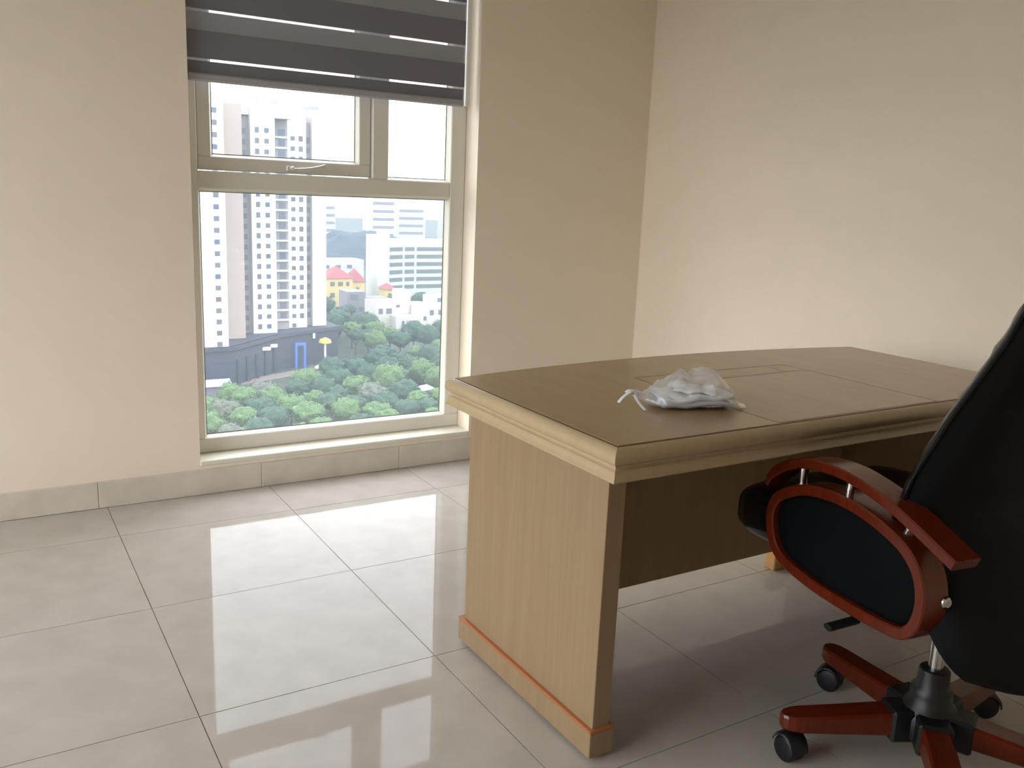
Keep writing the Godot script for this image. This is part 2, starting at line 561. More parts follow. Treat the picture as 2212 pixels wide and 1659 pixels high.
# ---------------------------------------------------------------- desk
func build_desk() -> void:
	var org := Vector3(1.745, 0, -1.58)
	var d := thing("office_desk", "light maple office desk with moulded top edge and bowed far side", "desk", org)
	var pt := func(x: float, z: float) -> Vector2: return Vector2(x - org.x, z - org.z)
	# outline of the top: front left, front right, back right, bow, back left
	var ol := PackedVector2Array()
	var fl: Vector2 = pt.call(1.003, -1.238)
	var fr: Vector2 = pt.call(2.487, -1.238)
	ol.append(fl)
	ol.append(fr)
	var nb := 24
	for k in nb + 1:
		var t := 1.0 - k / float(nb)
		ol.append(pt.call(lerpf(1.003, 2.487, t), -1.888 - 0.075 * (1.0 - pow(2.0 * t - 1.0, 2))))
	var m := ol.size()
	# outward mitres
	var mit := PackedVector2Array()
	for i in m:
		var e0 := (ol[i] - ol[(i - 1 + m) % m]).normalized()
		var e1 := (ol[(i + 1) % m] - ol[i]).normalized()
		var n0 := Vector2(-e0.y, e0.x)
		var n1 := Vector2(-e1.y, e1.x)
		var t := (n0 + n1).normalized()
		mit.append(t / maxf(0.4, t.dot(n0)))
	if mit[0].y < 0:
		for i in m:
			mit[i] = -mit[i]
	var off := func(i: int, o: float) -> Vector2: return ol[i % m] + mit[i % m] * o
	# veneered board
	var board := PackedVector2Array()
	for i in m:
		board.append(off.call(i, -0.0045))
	var b := MB.new()
	b.extrude(board, func(x, z, w): return Vector3(x, w, z), 0.705, 0.750, 0.0005)
	var top := obj("table_top", b, M.veneer_top, d)
	# brown band between board and moulding, a hair below the surface
	var band := MB.new()
	for i in m:
		var p0: Vector2 = off.call(i, -0.0045)
		var p1: Vector2 = off.call(i + 1, -0.0045)
		var q0: Vector2 = off.call(i, 0.0)
		var q1: Vector2 = off.call(i + 1, 0.0)
		band.face([Vector3(p0.x, 0.7492, p0.y), Vector3(p1.x, 0.7492, p1.y), Vector3(q1.x, 0.7492, q1.y), Vector3(q0.x, 0.7492, q0.y)], Vector3.UP)
		band.face([Vector3(q0.x, 0.7492, q0.y), Vector3(q1.x, 0.7492, q1.y), Vector3(q1.x, 0.74, q1.y), Vector3(q0.x, 0.74, q0.y)], Vector3(mit[i].x, 0, mit[i].y))
	obj("inlay_band", band, M.inlay, top)
	# moulding: half-round above, cove, flared fillet below
	var prof := [Vector2(0.0, 0.7485), Vector2(0.004, 0.7480), Vector2(0.009, 0.7455), Vector2(0.014, 0.7410), Vector2(0.0172, 0.7350), Vector2(0.018, 0.7290), Vector2(0.0168, 0.7230), Vector2(0.013, 0.7175), Vector2(0.008, 0.7145), Vector2(0.0055, 0.7130)]
	var prof2 := [Vector2(0.0055, 0.7130), Vector2(0.0058, 0.7105), Vector2(0.0075, 0.7075), Vector2(0.0110, 0.7055)]
	var prof3 := [Vector2(0.0110, 0.7055), Vector2(0.0100, 0.7035), Vector2(0.0100, 0.6980), Vector2(0.0120, 0.6915), Vector2(0.0155, 0.6865)]
	var prof4 := [Vector2(0.0155, 0.6865), Vector2(0.0162, 0.6850), Vector2(0.0150, 0.6830)]
	var prof5 := [Vector2(0.0150, 0.6830), Vector2(-0.09, 0.6830)]
	for side in [[0, 1], [1, 2], [2, m - 1], [m - 1, m]]:
		var mo := MB.new()
		for pf in [prof, prof2, prof3, prof4, prof5]:
			var rows := []
			for q in pf:
				var r := PackedVector3Array()
				for i in range(side[0], side[1] + 1):
					var c: Vector2 = off.call(i, q.x)
					r.append(Vector3(c.x, q.y, c.y))
				rows.append(r)
			mo.grid(rows)
		obj("edge_moulding", mo, M.mould, d)
	# ruled lines of darker wood let into the top
	var L := func(xa: float, za: float, xb: float, zb: float) -> void:
		var a: Vector2 = pt.call(minf(xa, xb), minf(za, zb))
		var c: Vector2 = pt.call(maxf(xa, xb), maxf(za, zb))
		var h := 0.0015
		obj("inlay_line", bx(Vector3(a.x - h, 0.7495, a.y - h), Vector3(c.x + h, 0.7502, c.y + h)), M.inlay_soft, top)
	L.call(1.440, -1.248, 1.990, -1.248)
	L.call(1.440, -1.250, 1.440, -1.645)
	L.call(1.990, -1.250, 1.990, -1.730)
	L.call(1.440, -1.647, 1.990, -1.647)
	L.call(1.440, -1.650, 1.440, -1.732)
	L.call(1.440, -1.732, 1.990, -1.732)
	L.call(1.912, -1.650, 1.912, -1.730)
	# end panels on plinths
	for s in [0, 1]:
		var xa := 1.080 if s == 0 else 2.364
		var xb := 1.126 if s == 0 else 2.410
		var a: Vector2 = pt.call(xa, -1.935)
		var c: Vector2 = pt.call(xb, -1.352)
		var e := obj("end_panel", bx(Vector3(a.x, 0.072, a.y), Vector3(c.x, 0.684, c.y), 0.0012), M.veneer_v, d)
		obj("plinth", bx(Vector3(a.x - 0.011, 0.010, a.y - 0.012), Vector3(c.x + 0.008, 0.068, c.y + 0.008), 0.0015), M.veneer_v, e)
		obj("plinth_edging", bx(Vector3(a.x - 0.0115, 0.0675, a.y - 0.0125), Vector3(c.x + 0.0085, 0.0745, c.y + 0.0085), 0.002), M.edging, e)
		for z in [a.y + 0.05, c.y - 0.05]:
			var ft := MB.new()
			ft.lathe([Vector2(0.016, 0.0), Vector2(0.016, 0.012)], 14, Vector3((a.x + c.x) * 0.5, 0, z))
			obj("glide", ft, M.black_plastic, e)
	var p0: Vector2 = pt.call(1.126, -1.798)
	var p1: Vector2 = pt.call(2.364, -1.780)
	obj("modesty_panel", bx(Vector3(p0.x, 0.136, p0.y), Vector3(p1.x, 0.690, p1.y), 0.001), M.veneer_v, d)
	var f0: Vector2 = pt.call(2.232, -1.930)
	var f1: Vector2 = pt.call(2.300, -1.886)
	obj("foot_block", bx(Vector3(f0.x, 0.0, f0.y), Vector3(f1.x, 0.075, f1.y), 0.003), M.foot, d)


# ---------------------------------------------------------------- plastic bag
func build_bag() -> void:
	var t := thing("plastic_bag", "clear crumpled plastic bag with pale folded sheets inside, lying on the desk", "bag", Vector3(1.355, 0.750, -1.445), deg_to_rad(-22.0))
	var nz := FastNoiseLite.new()
	nz.seed = 12
	nz.frequency = 12.0
	nz.fractal_octaves = 3
	var nz2 := FastNoiseLite.new()
	nz2.seed = 4
	nz2.frequency = 16.0
	nz2.noise_type = FastNoiseLite.TYPE_CELLULAR
	var rows := []
	# x runs along the bag from the knot (left) to the tail (right)
	var st := [[-0.125, 0.010, 0.014, 0.020], [-0.112, 0.014, 0.014, 0.022], [-0.10, 0.022, 0.020, 0.026], [-0.085, 0.038, 0.034, 0.032], [-0.06, 0.055, 0.052, 0.036], [-0.03, 0.063, 0.068, 0.040], [0.0, 0.067, 0.076, 0.042], [0.03, 0.068, 0.080, 0.044], [0.055, 0.066, 0.080, 0.045], [0.075, 0.060, 0.070, 0.040], [0.092, 0.052, 0.050, 0.030], [0.104, 0.046, 0.030, 0.020], [0.116, 0.040, 0.014, 0.010], [0.128, 0.034, 0.006, 0.006], [0.138, 0.024, 0.003, 0.003]]
	var path := []
	for i in range((st.size() - 1) * 6 + 1):
		var k := i / 6
		var f := (i % 6) / 6.0
		var a: Array = st[k]
		var b: Array = st[mini(k + 1, st.size() - 1)]
		path.append([lerpf(a[0], b[0], f), lerpf(a[1], b[1], f), lerpf(a[2], b[2], f), lerpf(a[3], b[3], f)])
	for q in path:
		var r := PackedVector3Array()
		for k in 96:
			var a := TAU * k / 96.0
			var wz: float = q[1]
			var top: float = q[2]
			var y := (0.30 + 0.70 * sin(a)) * top if sin(a) > 0 else 0.30 * top * (1.0 + sin(a))
			var z := cos(a) * wz
			var amp: float = 0.24
			var p := Vector3(q[0], y, z)
			var cr := 1.3 * absf(nz.get_noise_3d(p.x * 0.55, p.y * 1.3 + p.x * 0.9, p.z * 1.3)) - 0.15 + 0.35 * nz2.get_noise_3d(p.x * 0.5, p.y * 1.5 + p.x * 1.1, p.z)
			var sc := 1.0 + amp * cr
			p.y = maxf(0.0012, p.y * sc + 0.0008)
			p.z *= sc
			p.y += 0.020 * (1.0 - smoothstep(-0.125, -0.075, p.x))
			p.x += 0.006 * nz.get_noise_3d(p.z * 2.0, p.x, 3.0)
			r.append(p)
		rows.append(r)
	var mb := MB.new()
	mb.grid(rows, true)
	obj("film", mb, M.bag, t)
	# the two tied ears at the knot: narrow folded strips of film
	for e in [[[Vector3(-0.115, 0.024, 0.0), Vector3(-0.125, 0.032, 0.004), Vector3(-0.135, 0.030, 0.008), Vector3(-0.148, 0.022, 0.012), Vector3(-0.160, 0.010, 0.016)], 0.007], [[Vector3(-0.115, 0.024, 0.002), Vector3(-0.122, 0.026, 0.016), Vector3(-0.121, 0.018, 0.030), Vector3(-0.116, 0.010, 0.044), Vector3(-0.110, 0.003, 0.056)], 0.006], [[Vector3(-0.095, 0.026, -0.002), Vector3(-0.112, 0.031, -0.004), Vector3(-0.130, 0.033, -0.004), Vector3(-0.138, 0.028, -0.002)], 0.009]]:
		var er := MB.new()
		var cv := Curve3D.new()
		for p in e[0]:
			cv.add_point(p)
		var pts := []
		for k in 13:
			pts.append(cv.sample_baked(cv.get_baked_length() * k / 12.0, true))
		er.tube(pts, e[1] * 0.75, 8, 0.40)
		obj("tied_ear", er, M.bag_fold, t)
	# folded sheets inside
	for s in [[0.013, 0.165, 0.100, 0.009, 0.0, M.paper_grey], [0.027, 0.160, 0.096, 0.011, 0.3, M.paper], [0.040, 0.095, 0.070, 0.008, -0.5, M.paper]]:
		var sh := MB.new()
		var rr := []
		for side in [0.0, s[3]]:
			for a in (7 if side == 0.0 else 7):
				var r := PackedVector3Array()
				for c in 7:
					var u: float = (c / 6.0 - 0.5) * s[1]
					var w: float = ((a if side == 0.0 else 6 - a) / 6.0 - 0.5) * s[2]
					r.append(Vector3(0.012 + u, s[0] - s[3] * 0.5 + side + 0.011 * nz.get_noise_2d(u * 1.6 + s[0] * 90.0, w * 1.6), w).rotated(Vector3.UP, s[4] * 0.3))
				rr.append(r)
		sh.grid(rr, false, true)
		obj("folded_sheet", sh, s[5], t)


# ---------------------------------------------------------------- swivel chair (forward is -z)
func smooth_closed(pts: Array, per := 4) -> PackedVector2Array:
	var out := PackedVector2Array()
	var m := pts.size()
	for i in m:
		for k in per:
			out.append(pts[i].cubic_interpolate(pts[(i + 1) % m], pts[(i - 1 + m) % m], pts[(i + 2) % m], k / float(per)))
	return out

func build_chair() -> void:
	var t := thing("executive_chair", "black leather swivel armchair with cherry wood arms at the desk", "chair", Vector3(1.741, 0, -1.005), deg_to_rad(-8.0))
	# five-star base
	var hub := MB.new()
	hub.lathe([Vector2(0.030, 0.062), Vector2(0.058, 0.066), Vector2(0.066, 0.078), Vector2(0.066, 0.120), Vector2(0.058, 0.135), Vector2(0.046, 0.150), Vector2(0.043, 0.168), Vector2(0.043, 0.178), Vector2(0.034, 0.186), Vector2(0.032, 0.222), Vector2(0.029, 0.226), Vector2(0.020, 0.226)], 28)
	for k in 5:
		var sb := Basis(Vector3.UP, deg_to_rad(-2.5 - 72.0 * k))
		hub.box(sb * Vector3(0, 0.100, -0.060), Vector3(0.070, 0.074, 0.070), 0.006, sb)
	obj("hub", hub, M.black_plastic, t)
	var leg := MB.new()
	var rows := []
	var sec := [[0.055, 0.030, 0.075, 0.132], [0.12, 0.0295, 0.076, 0.128], [0.20, 0.029, 0.077, 0.122], [0.285, 0.028, 0.078, 0.117], [0.305, 0.026, 0.079, 0.1155], [0.320, 0.020, 0.080, 0.1145], [0.328, 0.012, 0.081, 0.113]]
	for s in sec:
		var c := 0.005
		rows.append(PackedVector3Array([Vector3(-s[1] + c, s[2], -s[0]), Vector3(s[1] - c, s[2], -s[0]), Vector3(s[1], s[2] + c, -s[0]), Vector3(s[1], s[3] - c, -s[0]), Vector3(s[1] - c, s[3], -s[0]), Vector3(-s[1] + c, s[3], -s[0]), Vector3(-s[1], s[3] - c, -s[0]), Vector3(-s[1], s[2] + c, -s[0])]))
	# flat sides, so that the edges stay crisp
	for i in rows.size() - 1:
		for k in 8:
			var j := (k + 1) % 8
			var md: Vector3 = (rows[i][k] + rows[i][j]) * 0.5
			leg.face([rows[i][k], rows[i][j], rows[i + 1][j], rows[i + 1][k]], Vector3(md.x, md.y - (rows[i][0].y + rows[i][4].y) * 0.5, 0))
	for e in [0, rows.size() - 1]:
		var q := []
		for p in rows[e]:
			q.append(p)
		leg.face(q, Vector3(0, 0, 1 if e == 0 else -1))
	var leg_mesh := leg.mesh()
	var hood := MB.new()
	hood.lathe([Vector2(0.005, 0.072), Vector2(0.005, 0.078)], 8)
	var hr := []
	for a in 9:
		var an := PI * (a / 8.0) * 0.92
		var r := PackedVector3Array()
		for s in [[-0.024, 0.024], [-0.022, 0.030], [0.0, 0.032], [0.022, 0.030], [0.024, 0.024]]:
			r.append(Vector3(s[0], 0.030 + sin(an) * (s[1] + 0.004) * 1.15, -cos(an) * (s[1] + 0.004)))
		hr.append(r)
	hood.grid(hr)
	hood.lathe([Vector2(0.007, 0.060), Vector2(0.007, 0.080)], 10)
	var hood_mesh := hood.mesh()
	var wh := MB.new()
	wh.lathe([Vector2(0.006, -0.009), Vector2(0.024, -0.009), Vector2(0.0285, -0.006), Vector2(0.030, 0.0), Vector2(0.0285, 0.006), Vector2(0.024, 0.009), Vector2(0.006, 0.009)], 20, Vector3.ZERO, Basis(Vector3.FORWARD, PI / 2))
	var wheel_mesh := wh.mesh()
	var turns := [0.5, -0.7, 1.1, 0.2, 2.0]
	for k in 5:
		var az := deg_to_rad(-2.5 - 72.0 * k)
		var lg := obj("base_leg", leg_mesh, M.cherry, t)
		lg.rotation.y = az
		var cs := obj("caster", hood_mesh, M.black_plastic, t)
		cs.position = Vector3(0, 0, -0.303).rotated(Vector3.UP, az)
		cs.rotation.y = az + turns[k]
		for s in [-1, 1]:
			var w := obj("wheel", wheel_mesh, M.black_plastic, cs)
			w.position = Vector3(0.0125 * s, 0.030, 0)
	var col := MB.new()
	col.lathe([Vector2(0.0165, 0.215), Vector2(0.0165, 0.395)], 24)
	obj("gas_column", col, M.chrome, t)
	var mech := MB.new()
	mech.box(Vector3(0, 0.402, -0.02), Vector3(0.20, 0.040, 0.24), 0.01)
	obj("tilt_mechanism", mech, M.black_plastic, t)
	var lever := MB.new()
	lever.tube([Vector3(-0.09, 0.398, 0.02), Vector3(-0.2, 0.394, 0.015), Vector3(-0.275, 0.388, 0.012)], 0.006, 8)
	lever.tube([Vector3(-0.265, 0.389, 0.012), Vector3(-0.335, 0.383, 0.010)], 0.012, 10, 0.6)
	obj("tilt_lever", lever, M.black_plastic, t)

	# seat: a thick cushion with a waterfall front
	var seat := MB.new()
	var nz := FastNoiseLite.new()
	nz.seed = 8
	nz.frequency = 7.0
	var sr := []
	# stations front to back: z, half width, low, high
	var ss := [[-0.432, 0.14, 0.450, 0.490], [-0.428, 0.215, 0.425, 0.522], [-0.412, 0.242, 0.412, 0.545], [-0.375, 0.250, 0.404, 0.562], [-0.31, 0.252, 0.406, 0.568], [-0.20, 0.252, 0.418, 0.562], [-0.08, 0.250, 0.420, 0.552], [0.06, 0.248, 0.420, 0.545], [0.15, 0.240, 0.424, 0.540], [0.19, 0.22, 0.432, 0.53], [0.20, 0.12, 0.45, 0.50]]
	for q in ss:
		var r := PackedVector3Array()
		for k in 40:
			var a := TAU * k / 40.0
			var cx := signf(cos(a)) * pow(absf(cos(a)), 0.5)
			var sy := signf(sin(a)) * pow(absf(sin(a)), 0.55)
			var p := Vector3(q[1] * cx, (q[2] + q[3]) * 0.5 + (q[3] - q[2]) * 0.5 * sy, q[0])
			p.y += 0.006 * nz.get_noise_3d(p.x * 1.5, p.y, p.z * 1.5)
			r.append(p)
		sr.append(r)
	seat.grid(sr, true, false, true)
	obj("seat_cushion", seat, M.leather, t)

	# arms: bent rail on three chrome posts over a looped band with an upholstered panel
	var oo := smooth_closed([Vector2(0.246, 0.538), Vector2(0.222, 0.586), Vector2(0.150, 0.626), Vector2(0.066, 0.641), Vector2(-0.014, 0.638), Vector2(-0.090, 0.621), Vector2(-0.146, 0.596), Vector2(-0.180, 0.557), Vector2(-0.193, 0.509), Vector2(-0.187, 0.462), Vector2(-0.168, 0.432), Vector2(-0.140, 0.418), Vector2(-0.080, 0.412), Vector2(0.000, 0.411), Vector2(0.085, 0.414), Vector2(0.160, 0.425), Vector2(0.208, 0.444), Vector2(0.236, 0.482)])
	var inn := PackedVector2Array()
	var om := oo.size()
	for i in om:
		var e := (oo[(i + 1) % om] - oo[(i - 1 + om) % om]).normalized()
		inn.append(oo[i] + Vector2(e.y, -e.x) * 0.024)
	if absf(inn[0].x) > absf(oo[0].x):
		for i in om:
			inn[i] = oo[i] * 2.0 - inn[i]
	var top_line := [Vector2(0.268, 0.590), Vector2(0.258, 0.612), Vector2(0.238, 0.638), Vector2(0.200, 0.664), Vector2(0.158, 0.681), Vector2(0.102, 0.692), Vector2(0.036, 0.694), Vector2(-0.027, 0.686), Vector2(-0.087, 0.672), Vector2(-0.154, 0.649), Vector2(-0.242, 0.614)]
	for s in [-1, 1]:
		var arm := Node3D.new()
		arm.name = "armrest"
		t.add_child(arm, true)
		var xo: float = 0.300 * s
		var xi: float = 0.238 * s
		# looped band
		var lp := MB.new()
		var ring := []
		var bev := 0.003
		for q in [[oo, xo, bev], [oo, xo - 0.003 * s, 0.0], [oo, xi + 0.003 * s, 0.0], [oo, xi, bev], [inn, xi, -bev], [inn, xi + 0.003 * s, 0.0], [inn, xo - 0.003 * s, 0.0], [inn, xo, -bev]]:
			var r := PackedVector3Array()
			for i in om:
				var e := (oo[(i + 1) % om] - oo[(i - 1 + om) % om]).normalized()
				var ndir := (inn[i] - oo[i]).normalized()
				var p: Vector2 = q[0][i] + ndir * q[2]
				r.append(Vector3(q[1], p.y, -p.x))
			ring.append(r)
		for i in 8:
			lp.grid([ring[i], ring[(i + 1) % 8]], true)
		obj("wooden_loop", lp, M.cherry, arm)
		# padded panel inside the loop
		var pn := MB.new()
		var cen := Vector2(0.03, 0.525)
		var pr := []
		for lay in [[0.0, 0.022], [0.0, 0.010], [0.04, 0.005], [0.12, 0.002], [0.4, 0.0], [0.75, -0.001], [0.98, -0.001]]:
			var r := PackedVector3Array()
			for i in om:
				var p: Vector2 = inn[i].lerp(cen, lay[0])
				r.append(Vector3(xo - (0.006 + lay[1]) * s, p.y, -p.x))
			pr.append(r)
		pn.grid(pr, true, false, true)
		obj("side_panel", pn, M.fabric, arm)
		# rail
		var rl := MB.new()
		var cv := Curve2D.new()
		for p in top_line:
			cv.add_point(p)
		var tl := []
		for i in top_line.size() - 1:
			for k in 4:
				tl.append(top_line[i].cubic_interpolate(top_line[i + 1], top_line[maxi(i - 1, 0)], top_line[mini(i + 2, top_line.size() - 1)], k / 4.0))
		tl.append(top_line[-1])
		var prs := []
		var rc := [[-1, -0.003], [-0.90, 0.0], [0.90, 0.0], [1, -0.003], [1, -0.019], [0.9, -0.022], [-0.9, -0.022], [-1, -0.019]]
		for c in rc:
			var r := PackedVector3Array()
			for i in tl.size():
				var e: Vector2 = (tl[mini(i + 1, tl.size() - 1)] - tl[maxi(i - 1, 0)]).normalized()
				var up := Vector2(e.y, -e.x)
				if up.y < 0:
					up = -up
				var th := 1.0
				if i < 8:
					th = lerpf(0.45, 1.0, i / 8.0)
				var p: Vector2 = tl[i] + up * c[1] * th
				var hw := 0.033 * (0.72 + 0.28 * minf(1.0, i / 5.0)) * (1.0 if i < tl.size() - 2 else 0.97)
				r.append(Vector3(0.269 * s + hw * c[0], p.y, -p.x))
			prs.append(r)
		for i in 8:
			rl.grid([prs[i], prs[(i + 1) % 8]])
		for e in [0, tl.size() - 1]:
			var q := []
			for i in 8:
				q.append(prs[i][e])
			rl.face(q, Vector3(0, 0, -1 if e == 0 else 1))
		obj("arm_rail", rl, M.cherry, arm)
		for po in [[0.176, 0.618, 0.656], [0.044, 0.640, 0.676], [-0.105, 0.613, 0.650]]:
			var ps := MB.new()
			var a := Vector3(0.269 * s, po[1] - 0.012, -po[0])
			var tilt := Basis(Vector3.RIGHT, 0.0 if po[0] > 0.1 else (0.12 if po[0] > 0 else 0.38))
			ps.lathe([Vector2(0.013, 0.0), Vector2(0.013, 0.010), Vector2(0.010, 0.012), Vector2(0.010, 0.050)], 16, a, tilt)
			obj("post", ps, M.chrome, arm)
		var bt := MB.new()
		bt.lathe([Vector2(0.012, 0.0), Vector2(0.012, 0.005), Vector2(0.008, 0.008)], 14, Vector3(0.246 * s, 0.508, 0.191), Basis(Vector3.RIGHT, PI / 2))
		obj("bolt", bt, M.chrome, arm)

	# backrest: padded front with a side bolster and puckers, welt, and a hard leather shell behind
	var front := MB.new()
	var fr := []
	var nr := 46
	for i in nr:
		var f := i / float(nr - 1)
		var h := lerpf(0.50, 1.30, f)
		var hw := 0.262 - 0.030 * pow(clampf((h - 0.95) / 0.35, 0, 1), 2) - 0.02 * pow(clampf((0.62 - h) / 0.12, 0, 1), 2)
		hw *= 0.70 + 0.30 * sqrt(clampf((1.302 - h) / 0.10, 0.0, 1.0))
		# forward position of the bolster's front edge, read along the profile
		var fz := back_line(h)
		var bulge := 0.016 * absf(sin((h - 0.52) * PI / 0.105))
		var endp := pow(clampf(minf(f, 1.0 - f) * 7.0, 0.0, 1.0), 0.5)
		var r := PackedVector3Array()
		for k in 49:
			var u := k / 48.0 * 2.0 - 1.0
			var x := hw * (1.0 - 0.10 * (1.0 - endp)) * u
			var edge := 1.0 - pow(absf(u), 6.0)
			var sad := 0.035 * (1.0 - pow(absf(u), 2.0))
			var puck := 0.006 * sin(h * 190.0 + 2.0 * sin(h * 37.0)) * smoothstep(0.78, 0.95, absf(u))
			var fwd := fz - 0.062 + (0.062 - sad + bulge * (1.0 - 0.6 * absf(u)) + puck) * edge * endp
			r.append(Vector3(x, h, -fwd))
		fr.append(r)
	front.grid(fr)
	obj("back_cushion", front, M.leather, t)
	# welt tubes along both edges
	for s in [-1, 1]:
		var wp := []
		for i in 40:
			var h := lerpf(0.56, 1.28, i / 39.0)
			var hw := 0.264 - 0.030 * pow(clampf((h - 0.95) / 0.35, 0, 1), 2)
			wp.append(Vector3(hw * s, h, -(back_line(h) - 0.064)))
		var wm := MB.new()
		wm.tube(wp, 0.006, 8)
		obj("welt", wm, M.leather, t)
	var shell := MB.new()
	var shr := []
	for i in 40:
		var f := i / 39.0
		var h := lerpf(0.348, 1.31, f * f * 0.4 + f * 0.6)
		var rb := clampf((h - 0.348) / 0.12, 0.0, 1.0)
		var hw := (0.262 - 0.030 * pow(clampf((h - 0.95) / 0.35, 0, 1), 2)) * (0.62 + 0.38 * sqrt(1.0 - pow(1.0 - rb, 2)))
		hw *= 0.70 + 0.30 * sqrt(clampf((1.312 - h) / 0.10, 0.0, 1.0))
		var tip := sqrt(clampf((1.312 - h) / 0.09, 0.0, 1.0))
		var fz := back_line(maxf(h, 0.62)) - 0.064
		if h < 0.62:
			fz -= (0.62 - h) * 0.62
		var thick := 0.075 + 0.02 * (1.0 - smoothstep(0.55, 0.85, h)) - 0.03 * (1.0 - rb)
		thick *= tip
		var r := PackedVector3Array()
		for k in 25:
			var u := k / 24.0 * 2.0 - 1.0
			r.append(Vector3(hw * u, h, -(fz - thick * pow(maxf(0.0, 1.0 - pow(absf(u), 3.0)), 0.6))))
		for k in 25:
			var u := 1.0 - k / 24.0 * 2.0
			r.append(Vector3(hw * u * 0.995, h, -(fz + 0.003 * (1.0 - u * u))))
		shr.append(r)
	shell.grid(shr, true, false, true)
	obj("back_shell", shell, M.leather_matte, t)

func back_line(h: float) -> float:
	var pts := [Vector2(0.50, 0.035), Vector2(0.62, -0.005), Vector2(0.727, -0.038), Vector2(0.849, -0.096), Vector2(0.945, -0.150), Vector2(1.0, -0.180), Vector2(1.058, -0.202), Vector2(1.108, -0.240), Vector2(1.32, -0.36)]
	for i in pts.size() - 1:
		if h <= pts[i + 1].x:
			return lerpf(pts[i].y, pts[i + 1].y, clampf((h - pts[i].x) / (pts[i + 1].x - pts[i].x), 0, 1))
	return pts[-1].y


# ---------------------------------------------------------------- the city below
const GY := -54.0

func build_city() -> void:
	var gd := MB.new()
	gd.span(Vector3(-700, GY - 1.0, -1500), Vector3(1100, GY, 400))
	obj("ground", gd, M.ground).set_meta("kind", "structure")
	build_tower()
	build_podium()
	build_neighbours()
	build_trees()
	# thin haze over the city
	var fv := FogVolume.new()
	fv.name = "city_haze"
	fv.shape = RenderingServer.FOG_VOLUME_SHAPE_BOX
	fv.size = Vector3(760, 130, 1000)
	fv.position = Vector3(220, GY + 65.0, -540)
	var fm := FogMaterial.new()
	fm.density = 0.0008
	fm.albedo = Color(0.56, 0.60, 0.65)
	fv.material = fm
	fv.set_meta("kind", "stuff")
	fv.set_meta("label", "pale daytime haze hanging over the city outside")
	fv.set_meta("category", "haze")
	add_child(fv)

